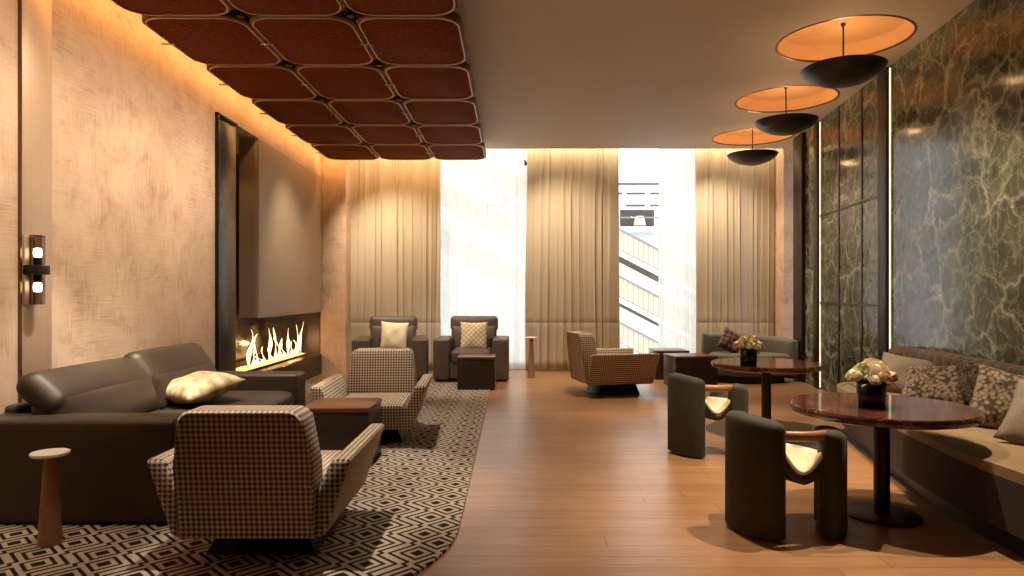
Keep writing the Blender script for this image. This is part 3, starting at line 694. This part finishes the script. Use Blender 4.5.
# ------------------------------------------------------------------ leather armchairs by the window
def armchairs():
    t = thing('leather_armchair', 'brown leather armchair holding a plain cream cushion', 'armchair', (-1.76, 10.02, 0), .10, 'leather armchairs by the window')
    LE = 'chair_leather'
    MB().soft(0, -.04, .16, .66, .74, .24, .02).obj('base', LE, t)
    MB().soft(0, -.09, .345, .58, .70, .19, .05, (0, 0, .03)).obj('seat', LE, t)
    for s in (-1, 1): MB().soft(s*.415, -.02, .315, .23, .88, .57, .03, (0, 0, .008)).obj('armrest', LE, t)
    MB().soft(0, 0, 0, .68, .20, .40, .05, (0, .03, 0), T(0, .30, .56, rx=-.16)).obj('backrest', LE, t, 180)
    MB().soft(0, 0, 0, .72, .20, .23, .06, (0, .025, 0), T(0, .355, .785, rx=-.10)).obj('headrest', LE, t, 180)
    MB().box(-.50, .50, -.42, .38, .012, .03).obj('plinth', 'black_metal', t)
    dup(t, (-.575, 10.02, 0), -.01, 'brown leather armchair holding a diamond patterned cushion')
    pillow('cushion', 'cream_cotton', 'plain cream square cushion on a brown leather armchair', (-1.715, 9.93, .625), (-.26, .06, .12), .40, .42, .15, None, 1)
    pillow('cushion', 'diamond_cotton', 'cream cushion with diamond lattice on a brown leather armchair', (-.555, 9.93, .625), (-.26, 0, 0), .40, .42, .15, None, 3)
armchairs()

# ------------------------------------------------------------------ cube side tables
def cube_tables():
    t = thing('cube_table', 'dark cube table with a walnut top between two houndstooth chairs', 'side table', (-1.26, 5.09, .012), 0, 'dark cube side tables')
    MB().box(-.24, .24, -.235, .235, 0.0, .385, .006).obj('body', 'dark_wood', t)
    MB().box(-.245, .245, -.24, .24, .385, .42, .006).obj('tabletop', 'walnut', t)
    dup(t, (-.46, 8.96, .012), 0, 'dark cube table in front of the armchair with patterned cushion')
    dup(t, (2.31, 10.06, 0), .0, 'dark cube table farther back, right below the bright window')
    b = dup(t, (2.40, 9.2, 0), .12, 'dark cube table beside the curved green sofa, nearer of two'); b.scale = (1.2, 1, 1)
cube_tables()

# ------------------------------------------------------------------ cone drink tables
def drink(loc, h, rt, r0, r1, lab):
    t = thing('drink_table', lab, 'drink table', loc, 0, 'slim cone drink tables')
    MB().lathe([(0, 0), (r0, 0), (r0, .004), (r1, h-.018), (0, h-.018)], 32).obj('cone_stem', 'cone_wood', t)
    MB().lathe([(0, h-.018), (rt-.006, h-.018), (rt, h-.012), (rt, h-.003), (rt-.004, h), (0, h)], 36).obj('tray_top', 'tray_white', t)
drink((-2.28, 3.37, .012), .455, .086, .054, .027, 'slim wooden cone drink table with white top before the leather sofa')
drink((.285, 10.1, 0), .60, .088, .056, .03, 'slim cone drink table standing before the central curtain')

# ------------------------------------------------------------------ dining tables and flowers
def dining():
    t = thing('pedestal_table', 'round red marble pedestal table nearest, beside the banquette', 'table', (2.08, 3.84, 0), 0, 'round red marble tables')
    MB().lathe([(0, .565), (.43, .565), (.47, .575), (.48, .59), (.48, .61), (.473, .62), (0, .62)], 72).obj('tabletop', 'red_marble', t, 40)
    MB().lathe([(0, .016), (.042, .016), (.042, .55), (.14, .555), (.14, .566), (0, .566)], 32).obj('stem', 'dark_bronze', t, 40)
    MB().lathe([(0, 0), (.20, 0), (.20, .01), (.19, .016), (0, .016)], 48).obj('base', 'dark_bronze', t, 40)
    dup(t, (2.31, 6.2, 0), .9, 'round red marble pedestal table farther back, before the curved green sofa')
    def flowers(loc, lab, seed):
        f = thing('flower_vase', lab, 'flowers', loc, 0, 'flower arrangements on the round tables'); rnd = random.Random(seed)
        MB().lathe([(0, 0), (.066, 0), (.07, .005), (.076, .135), (.073, .139), (.068, .135), (.062, .01), (0, .01)], 24).obj('vase', 'vase_black', f, 40)
        k = 0
        for ring, (rad, z, n) in enumerate(((0, .245, 1), (.058, .222, 6), (.105, .175, 9))):
            for i in range(n):
                a = 2*PI*i/n+ring*.4+rnd.uniform(-.15, .15); c = (rad*math.cos(a), rad*math.sin(a), z+rnd.uniform(-.012, .012)); r = rnd.uniform(.030, .040)
                m = MB(); ax = Vector((c[0]*2.2, c[1]*2.2, .2)).normalized().to_track_quat('Z', 'Y').to_matrix().to_4x4()
                for q in range(3):        # nested ruffled cups of petals
                    rr = r*(1-.28*q)
                    m.grid(20, 6, lambda u, v, rr=rr, q=q: ((rr*math.sin(.25+1.75*v)*(1+.10*math.sin(5*2*PI*u+q)))*math.cos(2*PI*u), (rr*math.sin(.25+1.75*v)*(1+.10*math.sin(5*2*PI*u+q)))*math.sin(2*PI*u), -rr*math.cos(.25+1.75*v)+.008*q), Matrix.Translation(c) @ ax, True)
                m.lathe([(0, -r*.55), (r*.5, -r*.2), (r*.42, r*.3), (0, r*.5)], 10, Matrix.Translation(c) @ ax)
                m.obj('bloom', rnd.choice(('petal_cream', 'petal_pink', 'petal_cream', 'petal_pink', 'petal_green')), f, 180); k += 1
        for i in range(12):
            a = 2*PI*i/12+rnd.uniform(-.2, .2); L = rnd.uniform(.05, .075); z = rnd.uniform(.10, .17)
            def leaf(u, v, a=a, L=L, z=z):
                w = .018*math.sin(PI*min(.999, max(.001, u)))*(v-.5)*2; rr = .075+L*u
                return (rr*math.cos(a)-w*math.sin(a), rr*math.sin(a)+w*math.cos(a), z+.02*math.sin(3*u)+.004*abs(v-.5))
            o = MB().grid(7, 3, leaf).obj('leaf', 'leaf_green', f, 180); md = o.modifiers.new('thick', 'SOLIDIFY'); md.thickness = .0015
    flowers((1.99, 3.78, .62), 'cream and pink flowers in a black vase on the nearer red table', 11)
    flowers((2.07, 5.98, .62), 'cream and pink flowers in a black vase on the farther red table', 12)
dining()

# ------------------------------------------------------------------ barrel chairs
def barrel():
    t = thing('barrel_chair', 'dark olive velvet chair of two curved slabs, nearest, beside the front table', 'chair', (1.455, 3.67, 0), .10, 'olive slab chairs')
    R, th = .25, .125
    def slab(a0, a1):
        n = 26; rings = []
        for i in range(n+1):
            s = i/n; a = a0+(a1-a0)*s; arc = abs(a1-a0)*R
            e = min(s, 1-s)*arc; k = 1 if e > th/2 else math.sqrt(max(.02, 1-(1-e/(th/2))**2))
            top = .575-.045*math.cos(a); w = th*k; zt = top-.03*(1-k)
            z0 = .004+.012*(1-k); prof = []; rc = min(.045*k, w/2*.9)
            for (sx, cz, aa) in ((1, z0+rc*.5, -90), (1, zt-rc, 0), (-1, zt-rc, 90), (-1, z0+rc*.5, 180)):
                for q in range(5):
                    t_ = math.radians(aa+90*q/4); rz = rc if cz > .3 else rc*.5
                    prof.append((sx*(w/2-rc)+rc*math.cos(t_), cz+rz*math.sin(t_)))
            rings.append([((R+x)*math.cos(a), (R+x)*math.sin(a), z) for x, z in prof])
        return MB().loft(rings)
    g0, g1 = math.radians(24), math.radians(74)
    slab(-PI/2-g0, -3*PI/2+g1).obj('side_slab', 'olive_velvet', t, 60)
    slab(-PI/2+g0, PI/2-g1).obj('side_slab', 'olive_velvet', t, 60)
    def sz(x, y): return .325+.185*(abs(x)/.185)**1.7-.02*(y/.2)
    def pad(dz, hw=.185):
        return lambda u, v: ((u*2-1)*hw*(1-.28*abs(v*2-1)**3), (v*2-1)*.215, sz((u*2-1)*hw, (v*2-1)*.215)+dz)
    o = MB().grid(15, 9, pad(0, .125)).obj('seat_pad', 'cream_leather', t, 180); md = o.modifiers.new('thick', 'SOLIDIFY'); md.thickness = .02; md.offset = -1
    o = MB().grid(15, 9, pad(-.024)).obj('seat_sling', 'dark_shell', t, 180); md = o.modifiers.new('thick', 'SOLIDIFY'); md.thickness = .045; md.offset = -1
    m = MB(); rings = []
    for i in range(11):
        a = -PI/2-math.radians(30)+math.radians(60)*i/10
        rings.append([((.235+.022*math.cos(2*PI*q/12))*math.cos(a), (.235+.022*math.cos(2*PI*q/12))*math.sin(a), .528+.026*math.sin(2*PI*q/12)) for q in range(12)])
    m.loft(rings).obj('back_rail', 'tan_leather', t, 180)
    dup(t, (1.54, 5.40, 0), .10, 'dark olive velvet chair of two curved slabs, farther one near the lounge chair')
barrel()

# ------------------------------------------------------------------ banquette on the right
def banquette():
    t = thing('banquette', 'long curved brown velvet banquette with channel back along the marble wall', 'banquette', (A0, 0, 0), WANG)
    def smooth(pts, n=6):
        out = []
        for i in range(len(pts)-1):
            p0 = pts[max(0, i-1)]; p1 = pts[i]; p2 = pts[i+1]; p3 = pts[min(len(pts)-1, i+2)]
            for k in range(n):
                u = k/n; out.append(tuple(.5*((2*p1[j])+(-p0[j]+p2[j])*u+(2*p0[j]-5*p1[j]+4*p2[j]-p3[j])*u*u+(-p0[j]+3*p1[j]-3*p2[j]+p3[j])*u**3) for j in range(2)))
        return out+[pts[-1]]
    front = [(.3, .86), (1.4, .87), (2.4, .88), (3.0, .93), (3.5, .99), (4.2, .97), (5.0, .88), (5.7, .80), (6.15, .72), (6.36, .55), (6.42, .30), (6.42, .02)]
    def outline(inset):
        f = smooth(front); c = []
        for i, (s, d) in enumerate(f):
            a = f[max(0, i-1)]; b = f[min(len(f)-1, i+1)]; tx, ty = b[0]-a[0], b[1]-a[1]; l = math.hypot(tx, ty)
            nx, ny = ty/l, -tx/l; c.append((s+nx*inset, max(.02, d+ny*inset)))
        P = [(-d, s) for s, d in c] + [(-.02, .3)]
        return P[::-1]
    MB().prism(outline(.07), .0, .15).obj('plinth', 'dark_bronze', t)
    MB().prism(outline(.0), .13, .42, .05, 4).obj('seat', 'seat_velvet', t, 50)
    MB().prism(outline(-.006), .12, .37, .03, 3).obj('seat_front_shade', 'shaded_velvet', t, 50)  # skin over the seat front, its shade put into the colour
    # channelled back
    W = .14; nr = 42; s0 = .3
    prof = []
    for i in range(5): prof.append((.10, .40+.27*i/4, 1))
    for i in range(1, 9):
        a = PI*i/8; prof.append((.05+.05*math.cos(a), .69+.055*math.sin(a), 1-.0*i/8))
    prof.append((.0, .40, 0))
    def fn(u, v):
        s = s0+u*W*nr; j = int(round(v*(len(prof)-1))); x, z, k = prof[j]
        r = abs(math.sin(PI*(u*nr)))**.55
        return (-.015-x-(.055*r*k if x > .04 else 0), s, z+(.026*r*k if z > .66 else 0))
    MB().grid(nr*10+1, len(prof), fn).obj('channel_back', 'brown_velvet', t, 180)
    MB().soft(-.10, s0+W*nr+.12, .42, .19, .26, .66, .06, (0, 0, .01)).obj('end_post', 'brown_velvet', t, 180)
    def at(s, d, z): return (A0-d*CW+s*math.sin(-WANG), s*CW+d*math.sin(-WANG)*1.0, z)
    g = 'cushions along the banquette'
    base = WANG-PI/2
    def pl(s, d, z, mat, lab, w, h, th, rz, rx, ry, seed):
        pillow('cushion', mat, lab, at(s, d, z), (rx, ry, base+rz), w, h, th, g, seed)
    pl(5.72, .33, .555, 'taupe_linen', 'plain taupe cushion at the far end of the banquette', .44, .38, .17, .85, -.55, .12, 1)
    pl(5.14, .36, .550, 'chunky_knit', 'chunky tan knit cushion leaning against the plain taupe cushion', .48, .38, .17, .75, -.70, -.10, 2)
    pl(4.92, .19, .590, 'dark_knit', 'dark knit cushion tucked behind the tan knit cushion', .42, .36, .12, .25, -.25, .05, 3)
    pl(4.16, .37, .575, 'chunky_knit', 'large tan knit cushion beside the beige cushion cut by the edge', .42, .40, .19, 1.0, -.35, .22, 4)
    pl(4.18, .19, .590, 'dark_knit', 'dark knit cushion tucked behind the large upright tan knit cushion', .40, .37, .12, .2, -.2, -.05, 5)
    pl(3.68, .42, .55, 'taupe_linen', 'beige linen cushion cut by the picture edge on the banquette', .44, .40, .18, .9, -.6, .25, 6)
banquette()

# ------------------------------------------------------------------ curved sofa by the far curtain
def curved_sofa():
    t = thing('curved_sofa', 'small curved sage green sofa in the corner before the curtain', 'sofa', (3.27, 9.45, 0))
    R, th = .76, .17; rings = []; a0, a1 = math.radians(128), math.radians(12); n = 30
    for i in range(n+1):
        s = i/n; a = a0+(a1-a0)*s; e = min(s, 1-s)*abs(a1-a0)*R; k = 1 if e > th/2 else math.sqrt(max(.03, 1-(1-e/(th/2))**2))
        top = .66-.08*s**2; w = th*k; rc = .07*k; prof = []
        for sx, cz, aa in ((1, .10, -90), (1, top-rc, 0), (-1, top-rc, 90), (-1, .10, 180)):
            for q in range(5):
                t_ = math.radians(aa+90*q/4); prof.append((sx*(w/2-rc)+rc*math.cos(t_), cz+rc*math.sin(t_)))
        rings.append([((R+x)*math.cos(a), (R+x)*math.sin(a), z) for x, z in prof])
    MB().loft(rings).obj('backrest', 'sage_velvet', t, 180)
    P = [(.66*math.cos(a1+(a0-a1)*i/20), .66*math.sin(a1+(a0-a1)*i/20)) for i in range(21)] + [(-.46, .12), (-.2, -.10), (.2, -.12), (.5, -.02)]
    MB().prism(P, .10, .24, .02, 2).obj('base', 'sage_velvet', t, 50)
    MB().prism([(x*.98, y*.98) for x, y in P], .24, .39, .045, 3).obj('seat', 'sage_velvet', t, 50)
    MB().prism([(x*.85, y*.85) for x, y in P], .0, .10).obj('plinth', 'black_metal', t)
    m = MB(); rr = []
    for i in range(21):
        a = math.radians(70-56*i/20); rr.append([((R+.0885+.004*math.cos(2*PI*q/8))*math.cos(a), (R+.0885+.004*math.cos(2*PI*q/8))*math.sin(a), .46+.004*math.sin(2*PI*q/8)) for q in range(8)])
    m.loft(rr).obj('piping', 'gold_trim', t)
    pillow('cushion', 'plaid_wool', 'dark red plaid cushion on the curved green sofa', (3.17, 9.86, .545), (-.4, .5, -.1), .34, .34, .13, None, 8)
curved_sofa()

# ------------------------------------------------------------------ outside: building with raked stairways
def outside():
    struct('ground', MB().box(-40, 60, 11.6, 70, -6.3, -6), 'pavement')
    b = thing('building', 'white building across the street with horizontal slots and a dark opening', 'building', (0, 36, 0))
    MB().box(-30, 45, 0, .6, -6, 24).obj('facade', 'facade_white', b)
    k = 36/682.67
    def px(x, y): return ((x-512)*k, 1.25-(y-293)*k)
    for (xa, xb, y) in ((560, 660, 184), (626, 645, 193.5), (650, 664, 193.5), (612, 622, 193.5), (626, 645, 205.5), (650, 664, 205.5), (470, 505, 190), (470, 505, 205)):
        x0, z = px(xa, y); x1, _ = px(xb, y); MB().box(x0, x1, -.05, .0, z-.05, z+.05).obj('slot', 'slot_grey', b)
    x0, z1 = px(620, 210); x1, z0 = px(654, 228)
    w = MB().box(x0, x1, -.08, 0, z0, z1).obj('opening', 'shop_dark', b)
    MB().lathe([(0, 0), (.32, 0), (.30, .2), (.22, .5), (0, .52)], 20, T((x0+x1)/2+.1, -.2, z0+.1)).obj('pale_display', 'petal_pink', w)
    x0, z = px(600, 231); x1, _ = px(720, 231); MB().box(x0-2, x1, -1.2, 0, z-.12, z+.12).obj('slab_edge', 'facade_white', b)
    MB().box(x0-2, x1, -1.18, -1.14, z+.55, z+.62).obj('hand_rail', 'steel_rail', b)
    D = 30; k2 = D/682.67; sl = .52
    names = ['upper beige slatted stairway outside the window', 'middle beige slatted stairway outside the window', 'lower beige slatted stairway outside the window']
    for (yc, lab) in ((252, names[0]), (299, names[1]), (345, names[2])):
        xc = (643-512)*k2; zc = 1.25-(yc-293)*k2
        t = thing('stair_flight', lab, 'stairway', (xc, D, zc), 0, 'stairways outside')
        def band(z0, z1, y0, y1, xa=-9, xb=9):
            return MB().hexa([(xa, y0, z0-sl*xa), (xb, y0, z0-sl*xb), (xb, y1, z0-sl*xb), (xa, y1, z0-sl*xa), (xa, y0, z1-sl*xa), (xb, y0, z1-sl*xb), (xb, y1, z1-sl*xb), (xa, y1, z1-sl*xa)])
        band(-.42, .42, 0, .08).obj('parapet', 'slat_beige', t)
        band(.42, .50, -.05, .14).obj('rail_cap', 'steel_rail', t)
        band(-.70, -.42, -.02, 2.2).obj('stringer', 'facade_white', t)
        band(-.46, -.42, -.04, -.02).obj('shadow_line', 'steel_rail', t)
        MB().hexa([(-2.0, .1, -.72+sl*2-.02), (1.2, .1, -.72-sl*1.2-.02), (1.2, 2, -.72-sl*1.2-.02), (-2.0, 2, -.72+sl*2-.02), (-2.0, .1, -.70+sl*2), (1.2, .1, -.70-sl*1.2), (1.2, 2, -.70-sl*1.2), (-2.0, 2, -.70+sl*2)]).obj('soffit', 'soffit_brown', t)
outside()
